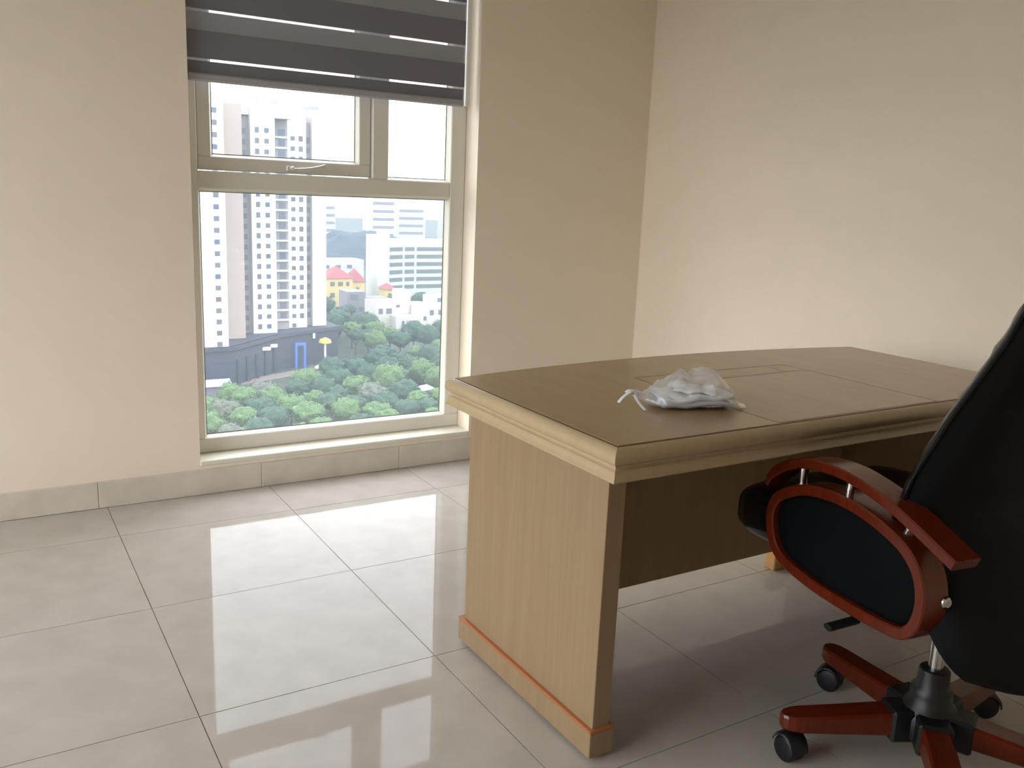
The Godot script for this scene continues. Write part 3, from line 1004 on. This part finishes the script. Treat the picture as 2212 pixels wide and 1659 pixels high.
func build_tower() -> void:
	var t := thing("apartment_tower", "tall white apartment tower with stepped bays and rows of dark windows", "building", Vector3(70, -43, -262))
	var o := Vector3(70, -43, -262)
	# x0, x1, front z, top y, material
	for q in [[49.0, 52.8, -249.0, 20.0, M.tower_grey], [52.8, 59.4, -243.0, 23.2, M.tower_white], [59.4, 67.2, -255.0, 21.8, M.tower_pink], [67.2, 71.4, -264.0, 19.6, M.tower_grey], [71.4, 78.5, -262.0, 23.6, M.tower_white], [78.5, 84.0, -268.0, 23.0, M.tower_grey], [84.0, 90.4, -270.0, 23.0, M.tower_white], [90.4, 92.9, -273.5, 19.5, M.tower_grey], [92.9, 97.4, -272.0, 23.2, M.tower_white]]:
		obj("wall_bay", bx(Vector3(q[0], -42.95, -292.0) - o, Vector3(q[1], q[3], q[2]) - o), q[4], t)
	# parapet and roof rooms
	obj("roof_slab", bx(Vector3(67.2, 19.7, -290.0) - o, Vector3(71.4, 23.5, -263.0) - o), M.tower_white, t)
	obj("roof_slab", bx(Vector3(78.5, 19.4, -267.9) - o, Vector3(84.0, 23.4, -263.5) - o), M.tower_white, t)
	obj("roof_room", bx(Vector3(62.0, 21.8, -270.0) - o, Vector3(66.0, 23.6, -258.0) - o), M.tower_white, t)
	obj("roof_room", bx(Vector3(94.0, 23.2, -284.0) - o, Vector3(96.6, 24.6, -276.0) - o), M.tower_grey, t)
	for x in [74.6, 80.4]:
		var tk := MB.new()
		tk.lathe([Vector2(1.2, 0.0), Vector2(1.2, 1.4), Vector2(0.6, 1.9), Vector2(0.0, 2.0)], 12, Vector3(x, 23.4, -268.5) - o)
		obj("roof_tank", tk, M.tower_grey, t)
	var rng := RandomNumberGenerator.new()
	rng.seed = 3
	# columns of windows: x, front z, width, height, lowest centre, floors
	for c in [[57.0, -243.0, 1.35, 1.25, -42.2, 21], [73.35, -262.0, 1.10, 1.45, -40.9, 20], [76.1, -262.0, 1.25, 1.25, -40.9, 20], [86.3, -270.0, 1.2, 1.2, -42.2, 20], [88.75, -270.0, 1.2, 1.5, -42.2, 20], [69.6, -264.0, 2.0, 1.5, -41.4, 20], [91.65, -273.5, 1.9, 1.7, -42.4, 20]]:
		var me := bx(Vector3(-c[2] * 0.5, -c[3] * 0.5, -0.1), Vector3(c[2] * 0.5, c[3] * 0.5, 0.12)).mesh()
		for k in c[5]:
			var y: float = c[4] + 3.05 * k if c[0] < 60 else c[4] + 2.98 * k
			if y > 19.0 or y - c[3] * 0.5 < -42.9:
				continue
			var pick := rng.randf()
			var w := obj("window", me, M.far_glass if pick < 0.7 else (M.far_brown if pick < 0.85 else M.far_blue), t)
			w.position = Vector3(c[0], y, c[1]) - o
	# recessed balconies between the two window bays
	var sl := bx(Vector3(-2.75, -0.25, -1.0), Vector3(2.75, 0.25, 0.5)).mesh()
	var gl := bx(Vector3(-0.45, -0.9, -0.1), Vector3(0.45, 0.9, 0.12)).mesh()
	var gw := bx(Vector3(-1.0, -0.9, -0.1), Vector3(1.0, 0.9, 0.12)).mesh()
	for k in 20:
		var y := -41.6 + 3.02 * k
		if k == 0:
			continue
		var s := obj("balcony_slab", sl, M.tower_white, t)
		s.position = Vector3(81.25, y - 1.45, -268.0) - o
		var a := obj("window", gl, M.far_blue, t)
		a.position = Vector3(79.9, y, -268.0) - o
		var b := obj("window", gw, M.far_blue if k > 12 or k == 7 else M.far_glass, t)
		b.position = Vector3(82.3, y, -268.0) - o
	# small air-conditioner ledges on the pink bay
	var lm := bx(Vector3(-0.35, -0.35, 0.0), Vector3(0.35, 0.35, 0.5)).mesh()
	for k in 20:
		var l := obj("ledge", lm, M.tower_pink, t)
		l.position = Vector3(60.6, -40.8 + 3.0 * k, -255.0) - o

func build_podium() -> void:
	var t := thing("shop_podium", "low dark shopping podium at the foot of the white tower", "building", Vector3(75, GY, -258))
	var o := Vector3(75, GY, -258)
	var poly := PackedVector2Array([Vector2(36, -241.5), Vector2(60.5, -242.5), Vector2(79.5, -260.5), Vector2(101, -270.8), Vector2(101, -295), Vector2(36, -295)])
	for i in poly.size():
		poly[i] -= Vector2(o.x, o.z)
	var b := MB.new()
	b.extrude(poly, func(x, z, w): return Vector3(x, w, z), 0.0, 11.0)
	obj("body", b, M.podium, t)
	var cp := PackedVector2Array()
	for p in [Vector2(35.5, -240.9), Vector2(60.7, -241.9), Vector2(79.8, -259.9), Vector2(101.6, -270.2), Vector2(101.6, -271.5), Vector2(79.3, -261.2), Vector2(60.2, -243.2), Vector2(35.5, -242.0)]:
		cp.append(p - Vector2(o.x, o.z))
	var c := MB.new()
	c.extrude(cp, func(x, z, w): return Vector3(x, w, z), 10.0, 11.0)
	obj("cornice", c, M.podium, t)
	var along := func(x: float, h: float) -> Vector3:
		var z := -242.0
		if x > 79.5:
			z = lerpf(-260.5, -270.8, (x - 79.5) / 21.5)
		elif x > 60.5:
			z = lerpf(-242.5, -260.5, (x - 60.5) / 19.0)
		return Vector3(x, GY + h, z + 0.35) - o
	for q in [[62.0, 0.7], [65.5, 0.7], [69.0, 0.7], [72.5, 0.7], [76.0, 0.7]]:
		var p: Vector3 = along.call(q[0], 3.6)
		obj("pillar", bx(p - Vector3(0.4, 3.6, 0.3), p + Vector3(0.4, 3.6, 0.5)), M.podium, t)
	for q in [[72.2, 8.0, 1.5, 0.45], [75.4, 8.2, 1.2, 0.45], [91.0, 9.0, 0.35, 0.8]]:
		var p: Vector3 = along.call(q[0], q[1])
		obj("sign_board", bx(p - Vector3(q[2], q[3], 0.2), p + Vector3(q[2], q[3], 0.5)), M.sign_white, t)
	var g := thing("blue_gate", "small bright blue portal in front of the dark podium", "gate", Vector3(85.2, GY, -261.0))
	obj("beam", bx(Vector3(-1.7, 7.0, -0.3), Vector3(1.7, 7.8, 0.3)), M.sign_blue, g)
	obj("post", bx(Vector3(-1.7, 0, -0.3), Vector3(-1.0, 7.0, 0.3)), M.sign_blue, g)
	obj("post", bx(Vector3(1.0, 0, -0.3), Vector3(1.7, 7.0, 0.3)), M.sign_blue, g)
	var y := thing("yellow_canopy", "small yellow kiosk canopy on a post near the podium corner", "canopy", Vector3(93.4, GY, -262.0))
	var cm := MB.new()
	cm.lathe([Vector2(1.9, 7.2), Vector2(2.0, 7.5), Vector2(1.6, 8.3), Vector2(0.2, 8.9)], 16)
	obj("canopy_top", cm, M.sign_yellow, y)
	var pm := MB.new()
	pm.lathe([Vector2(0.35, 0.0), Vector2(0.35, 7.4)], 10)
	obj("post", pm, M.sign_white, y)
	var r := thing("pale_shed", "long shed with a pale blue roof below the tower", "shed", Vector3(52.6, GY, -230.0))
	obj("wall", bx(Vector3(-3.6, 0, -2), Vector3(3.2, 3.8, 2)), M.house_grey, r)
	var rm := MB.new()
	rm.extrude(PackedVector2Array([Vector2(-2.6, 3.6), Vector2(2.6, 3.6), Vector2(0, 5.0)]), func(a, h, w): return Vector3(w, h, a), -4.0, 3.6)
	obj("roof", rm, M.pale_roof, r)

	var pp := thing("park_path", "pale earth path running along the front of the shop podium", "path", Vector3(82, GY, -252))
	var pl := PackedVector2Array([Vector2(-20, 9), Vector2(-6, 3.5), Vector2(8, -3), Vector2(22, -9), Vector2(22, -13), Vector2(7, -8.5), Vector2(-8, -1.5), Vector2(-20, 4)])
	var pb := MB.new()
	pb.extrude(pl, func(x, z, w): return Vector3(x, w, z), 0.0, 0.15)
	obj("surface", pb, M.path, pp)
	var cr := thing("parked_car", "small white car parked on the path by the podium", "car", Vector3(90.2, GY + 0.16, -256.0), 0.4)
	var body := MB.new()
	body.extrude(PackedVector2Array([Vector2(-2.1, 0.3), Vector2(2.1, 0.3), Vector2(2.15, 0.75), Vector2(1.2, 0.95), Vector2(0.6, 1.45), Vector2(-1.1, 1.45), Vector2(-1.9, 0.95), Vector2(-2.15, 0.85)]), func(a, h, w): return Vector3(a, h, w), -0.85, 0.85, 0.05)
	obj("body", body, M.sign_white, cr)
	for x in [-1.3, 1.3]:
		for z in [-0.72, 0.72]:
			var wm := MB.new()
			wm.lathe([Vector2(0.1, -0.1), Vector2(0.32, -0.1), Vector2(0.32, 0.1), Vector2(0.1, 0.1)], 14, Vector3(x, 0.32, z), Basis(Vector3.RIGHT, PI / 2))
			obj("wheel", wm, M.black_plastic, cr)
	obj("side_glass", bx(Vector3(-1.2, 0.98, -0.87), Vector3(0.6, 1.35, 0.87), 0.03), M.far_glass, cr)
	var pv := thing("park_pavilion", "small open pavilion with a pale flat-pitched roof among the park trees", "pavilion", Vector3(102.0, GY, -209.5), 0.3)
	var rf := MB.new()
	hip(rf, Vector3(-2.6, 2.9, -1.3), Vector3(2.6, 2.9, 1.3), 1.1, 0.5)
	obj("roof", rf, M.sign_white, pv)
	for x in [-2.3, 2.3]:
		for z in [-1.1, 1.1]:
			obj("post", bx(Vector3(x - 0.12, 0, z - 0.12), Vector3(x + 0.12, 2.95, z + 0.12)), M.house_grey, pv)

func hip(mb: MB, a: Vector3, b: Vector3, h: float, over := 0.6) -> void:
	# hipped roof on the rectangle a-b
	var y := a.y
	var p := [Vector3(a.x - over, y, a.z - over), Vector3(b.x + over, y, a.z - over), Vector3(b.x + over, y, b.z + over), Vector3(a.x - over, y, b.z + over)]
	var lx := b.x - a.x
	var lz := b.z - a.z
	var c := (a + b) * 0.5
	var r0 := Vector3(c.x, y + h, c.z)
	var r1 := r0
	if lx >= lz:
		r0.x -= (lx - lz) * 0.5
		r1.x += (lx - lz) * 0.5
		mb.face([p[0], p[1], r1, r0], Vector3(0, 1, -1))
		mb.face([p[2], p[3], r0, r1], Vector3(0, 1, 1))
		mb.face([p[3], p[0], r0], Vector3(-1, 1, 0))
		mb.face([p[1], p[2], r1], Vector3(1, 1, 0))
	else:
		r0.z -= (lz - lx) * 0.5
		r1.z += (lz - lx) * 0.5
		mb.face([p[3], p[0], r0, r1], Vector3(-1, 1, 0))
		mb.face([p[1], p[2], r1, r0], Vector3(1, 1, 0))
		mb.face([p[0], p[1], r0], Vector3(0, 1, -1))
		mb.face([p[2], p[3], r1], Vector3(0, 1, 1))
	mb.face(p, Vector3.DOWN)

func house(called: String, label: String, at: Vector3, boxes: Array, wins: Array, wall: Material, roofs: Array, roof_mat: Material) -> Node3D:
	# boxes: [x0, y0, z0, x1, y1, z1]; wins: [x, y, z, w, h]; roofs: [box number, rise]
	var t := thing(called, label, "house", at)
	for b in boxes:
		obj("wall", bx(Vector3(b[0], b[1], b[2]), Vector3(b[3], b[4], b[5])), wall, t)
	for w in wins:
		obj("window", bx(Vector3(w[0] - w[3] * 0.5, w[1] - w[4] * 0.5, w[2] - 0.1), Vector3(w[0] + w[3] * 0.5, w[1] + w[4] * 0.5, w[2] + 0.15)), M.far_glass, t)
	for r in roofs:
		var b: Array = boxes[r[0]]
		var mb := MB.new()
		hip(mb, Vector3(b[0], b[4], b[2]), Vector3(b[3], b[4], b[5]), r[1])
		obj("roof", mb, roof_mat, t)
	return t

func build_neighbours() -> void:
	# office block with ribbon windows and a stair tower
	var o := Vector3(185, GY, -380)
	var t := thing("office_block", "white office block with five rows of ribbon windows on a bent front", "building", o)
	obj("stair_tower", bx(Vector3(-24.5, 0, -14), Vector3(-18.6, 33.6, 0)), M.office_wall, t)
	var front := [[-18.6, -8.6, -3.0, -6.5], [-8.6, -2.0, -6.5, -7.5], [-2.0, 14.0, -7.5, -7.5], [14.0, 30.0, -7.5, -5.0]]
	var poly := PackedVector2Array([Vector2(-18.6, -3.0), Vector2(-8.6, -6.5), Vector2(-2.0, -7.5), Vector2(14.0, -7.5), Vector2(30.0, -5.0), Vector2(30.0, -24.0), Vector2(-18.6, -24.0)])
	var bd := MB.new()
	bd.extrude(poly, func(x, z, w): return Vector3(x, w, z), 0.0, 31.2)
	obj("body", bd, M.office_wall, t)
	for k in 6:
		var y := 27.2 - 3.55 * k
		for f in front:
			var a := Vector3(f[0], y, f[2])
			var b := Vector3(f[1], y, f[3])
			var dir := (b - a).normalized()
			var m := MB.new()
			var out := dir.cross(Vector3.UP)
			m.box((a + b) * 0.5, Vector3(a.distance_to(b) - 1.4, 1.8, 0.3), 0.0, Basis(dir, Vector3.UP, dir.cross(Vector3.UP)))
			obj("ribbon_window", m, M.office_band, t)
	obj("roof_room", bx(Vector3(-21.0, 33.6, -10), Vector3(-17.0, 35.2, -4)), M.office_wall, t)

	house("villa", "yellow villa with a red hipped roof beside the white tower", Vector3(146, GY, -380), [[-11.0, 0, -8, 1.0, 15.0, 4], [1.0, 0, -8, 8.0, 13.0, 1]], [[-8.5, 12.5, 4, 2.0, 1.8], [-4.8, 12.5, 4, 2.2, 1.8], [-1.4, 12.5, 4, 1.4, 1.8], [-8.5, 7.5, 4, 2, 2], [-4.0, 7.5, 4, 2, 2], [4.5, 9.5, 1, 1.4, 2.0]], M.house_yellow, [[0, 5.0], [1, 5.5]], M.roof_red)
	house("villa", "small orange-walled house with a dark red roof near the office block", Vector3(163.0, GY, -372), [[-3.4, 0, -4, 1.6, 10.5, 3]], [[-1.2, 7.8, 3, 1.2, 1.6], [0.6, 7.8, 3, 1.0, 1.6]], M.house_yellow, [[0, 2.4]], M.roof_red)
	house("town_house", "grey flat-roofed house below the red-roofed villa", Vector3(141, GY, -350), [[-8.0, 0, -6, 0.0, 12.5, 4], [0.0, 0, -6, 11.0, 9.5, 2]], [[-5.0, 10.4, 4, 3.2, 2.2], [-2.0, 5.0, 4, 1.6, 2.4], [4.0, 7.0, 2, 2.0, 1.4]], M.house_grey, [], M.roof_red)
	house("town_house", "white stepped house with a stair turret below the office block", Vector3(139, GY, -312), [[-9.0, 0, -8, 1.5, 13.0, 3], [1.5, 0, -6, 6.0, 17.0, 1], [6.0, 0, -8, 14.0, 11.5, 2], [-3.0, 0, 3, 8.0, 8.0, 8]], [[-7.0, 9.5, 3, 1.6, 2], [-3.6, 9.5, 3, 2.2, 2], [0.0, 5.2, 8, 1.0, 2.2], [3.6, 5.2, 8, 2.6, 2.2], [9.5, 6.0, 2, 1.8, 2], [12.0, 6.0, 2, 1.2, 1.6], [0.0, 11.3, 3.0, 1.4, 1.0]], M.house_white, [], M.roof_red)
	house("town_house", "white terrace house with balconies at the edge of the trees", Vector3(159.6, GY, -318), [[-6.0, 0, -8, 8.0, 10.5, 4], [-2.0, 10.5, -8, 8.0, 13.5, 0]], [[-4.0, 7.6, 4, 2.2, 2], [0.0, 7.6, 4, 1.6, 2], [4.5, 7.6, 4, 2.4, 2], [2.5, 12.0, 0, 3.6, 1.6]], M.house_white, [], M.roof_red)
	house("town_house", "long low white hall with a flat roof beyond the villa", Vector3(190, GY, -505), [[-18, 0, -10, 12, 12.5, 6]], [[-11, 8.6, 6, 3, 2], [-4, 8.6, 6, 3, 2], [3, 8.6, 6, 3, 2]], M.house_white, [], M.roof_red)

	# far towers in the haze
	var rng := RandomNumberGenerator.new()
	rng.seed = 21
	var k := 0
	var words := ["pale slab tower far off in the haze above the hill", "pale wide tower block far off behind the office block", "distant bluish tower block at the edge of the window view", "distant narrow tower on the skyline above the white hall", "distant low block on the skyline beyond the wooded hill"]
	for q in [[322.0, -760.0, 24.0, 44.0], [368.0, -800.0, 30.0, 40.0], [412.0, -790.0, 22.0, 34.0], [296.0, -830.0, 14.0, 40.0], [272.0, -900.0, 34.0, 28.0]]:
		var ft := thing("far_tower", words[k], "building", Vector3(q[0], GY, q[1]))
		obj("body", bx(Vector3(-q[2] * 0.5, 0, -10), Vector3(q[2] * 0.5, q[3], 10)), M.tower_white, ft)
		var nw := int(q[3] / 7.0)
		for r in nw:
			obj("window_row", bx(Vector3(-q[2] * 0.42, 5.0 + 7.0 * r, 9.9), Vector3(q[2] * 0.42, 7.4 + 7.0 * r, 10.2)), M.house_grey, ft)
		k += 1
	# wooded hill
	var hm := MB.new()
	var nz := FastNoiseLite.new()
	nz.seed = 9
	nz.frequency = 0.035
	nz.fractal_octaves = 3
	var rows := []
	for i in 30:
		var r := PackedVector3Array()
		for j in 60:
			var x := lerpf(150, 420, j / 59.0)
			var z := lerpf(-680, -560, i / 29.0)
			var e := sin(PI * j / 59.0) * sin(PI * i / 29.0)
			var hh := 15.0 * exp(-pow((x - 240.0) / 40.0, 2)) + 12.0
			r.append(Vector3(x, GY - 1.0 + e * hh * (1.0 + 0.25 * nz.get_noise_2d(x, z)) + 3.0 * e * nz.get_noise_2d(x * 3.0, z * 3.0), z))
		rows.append(r)
	hm.grid(rows)
	obj("wooded_hill", hm, M.hill).set_meta("kind", "structure")

func crown_mesh(sd: int, tall: float) -> ArrayMesh:
	var rng := RandomNumberGenerator.new()
	rng.seed = sd
	var nz := FastNoiseLite.new()
	nz.seed = sd
	nz.frequency = 0.9
	nz.fractal_octaves = 3
	var mb := MB.new()
	var rows := []
	for i in 15:
		var a := PI * (i / 14.0)
		var r := PackedVector3Array()
		for k in 24:
			var b := TAU * k / 24.0
			var d := Vector3(sin(a) * cos(b), -cos(a), sin(a) * sin(b))
			r.append(d * Vector3(1, tall, 1) * (0.88 + 0.42 * nz.get_noise_3dv(d * 1.6)))
		rows.append(r)
	mb.grid(rows, true)
	# leafy tufts over the surface: bent four-sided leaves
	for k in 1500:
		var y := rng.randf_range(-0.75, 1.0)
		var b := rng.randf() * TAU
		var q := sqrt(maxf(0.0, 1.0 - y * y))
		var d := Vector3(q * cos(b), y, q * sin(b))
		var p := d * Vector3(1, tall, 1) * (0.90 + 0.42 * nz.get_noise_3dv(d * 1.6)) * rng.randf_range(0.98, 1.10)
		var s := rng.randf_range(0.045, 0.09)
		var tdir := d.cross(Vector3(rng.randf() - 0.5, rng.randf() - 0.5, rng.randf() - 0.5)).normalized()
		var u := d.cross(tdir).normalized()
		mb.face([p - tdir * s, p + u * s * 0.5 + d * s * 0.2, p + tdir * s + d * s * 0.5, p - u * s * 0.5 + d * s * 0.2], d)
	return mb.mesh()

func build_trees() -> void:
	var crowns := [crown_mesh(61, 0.92), crown_mesh(62, 1.05), crown_mesh(63, 0.85), crown_mesh(64, 1.0)]
	var tm := MB.new()
	tm.lathe([Vector2(0.34, 0.0), Vector2(0.24, 1.0), Vector2(0.20, 4.5), Vector2(0.12, 7.5)], 9)
	for a in 3:
		var d := Vector3(cos(a * 2.1), 0, sin(a * 2.1))
		tm.tube([Vector3(0, 3.6, 0), Vector3(0, 4.8, 0) + d * 0.9, Vector3(0, 6.6, 0) + d * 2.0], 0.11, 6)
	var trunk := tm.mesh()
	var looks := ["bright green round-crowned tree", "dark green dense tree", "dusty olive-green tree"]
	var places := [" in the open park below the window", " beside the dark shop podium", " in front of the white town houses", " between the villa and the office block"]
	var rng := RandomNumberGenerator.new()
	rng.seed = 19
	var spots := []
	for i in 13:
		for j in 11:
			var z := -158.0 - 9.6 * i
			var x := -z * (0.165 + 0.0385 * j) + (0.019 * -z if i % 2 == 1 else 0.0)
			x += rng.randf_range(-1.5, 1.5)
			z += rng.randf_range(-1.5, 1.5)
			# keep clear of the podium and the houses
			if x < 62.0 and z < -220.0 or x < 104.0 and z < -219.0 - maxf(0.0, x - 60.0) * 0.60 or Vector2(x - 101.5, z + 209.0).length() < 7.5:
				continue
			if x > 122.0 and x < 172.0 and z < -296.0 or x / -z > 0.56 or x / -z < 0.17:
				continue
			spots.append([x, z])
	for q in [[112, -287], [121, -298], [110, -302], [117, -313], [123, -326], [112, -332], [121, -342], [128, -332], [105, -292], [106, -318], [158, -352], [168, -348], [150, -340], [178, -342], [113, -275], [120, -285]]:
		spots.append([float(q[0]), float(q[1])])
	for q in spots:
		var kind: int = 0 if rng.randf() < 0.42 else (1 if rng.randf() < 0.66 else 2)
		if q[1] < -225.0:
			kind = 1 if rng.randf() < 0.7 else 0
		var zone := 0
		if q[1] < -330.0:
			zone = 3
		elif q[0] > 112.0 and q[1] < -262.0:
			zone = 2
		elif q[1] < -218.0 and q[0] < 112.0:
			zone = 1
		var t := thing("park_tree", looks[kind] + places[zone], "tree", Vector3(q[0], GY, q[1]), rng.randf() * TAU, looks[kind] + "s" + places[zone])
		# crowns meet their nearest neighbour without growing into it
		var near := 99.0
		for p in spots:
			if p != q:
				near = minf(near, maxf(absf(p[0] - q[0]), absf(p[1] - q[1])))
		var s := clampf(near * 0.5, 2.8, 5.4)
		var h := rng.randf_range(3.6, 5.4) + (2.5 if q[1] < -262.0 else 0.0)
		var tr := obj("trunk", trunk, M.bark, t)
		tr.scale = Vector3(1, h / 7.0, 1)
		var c := obj("crown", crowns[rng.randi() % 4], M.leaf[kind], t)
		c.position.y = h
		c.scale = Vector3(s, s * rng.randf_range(0.72, 0.9), s)


func _ready() -> void:
	# camera, matched to the photograph's vanishing points
	var cam := Camera3D.new()
	cam.name = "camera"
	add_child(cam)
	cam.position = Vector3(0, 1.2, 0)
	cam.basis = Basis(Vector3.UP, deg_to_rad(-31.795)) * Basis(Vector3.RIGHT, deg_to_rad(-12.147)) * Basis(Vector3.BACK, deg_to_rad(2.483))
	cam.fov = 46.824
	cam.near = 0.05
	cam.far = 4000.0
	cam.current = true
	# bright overcast sky
	var we := WorldEnvironment.new()
	we.name = "environment"
	var env := Environment.new()
	var sky := Sky.new()
	var sm := ProceduralSkyMaterial.new()
	sm.sky_top_color = Color(0.93, 0.96, 1.0)
	sm.sky_horizon_color = Color(1.0, 1.0, 0.99)
	sm.ground_horizon_color = Color(0.8, 0.82, 0.82)
	sm.ground_bottom_color = Color(0.35, 0.38, 0.36)
	sm.sky_curve = 0.2
	sm.energy_multiplier = 6.0
	sky.sky_material = sm
	env.background_mode = Environment.BG_SKY
	env.sky = sky
	env.tonemap_mode = Environment.TONE_MAPPER_LINEAR
	env.tonemap_exposure = 1.34
	env.volumetric_fog_enabled = true
	env.volumetric_fog_density = 0.0
	env.sdfgi_enabled = true
	env.ssao_enabled = true
	env.ssil_enabled = true
	we.environment = env
	add_child(we)

	make_materials()
	build_room()
	build_blind()
	build_desk()
	build_bag()
	build_chair()
	build_city()
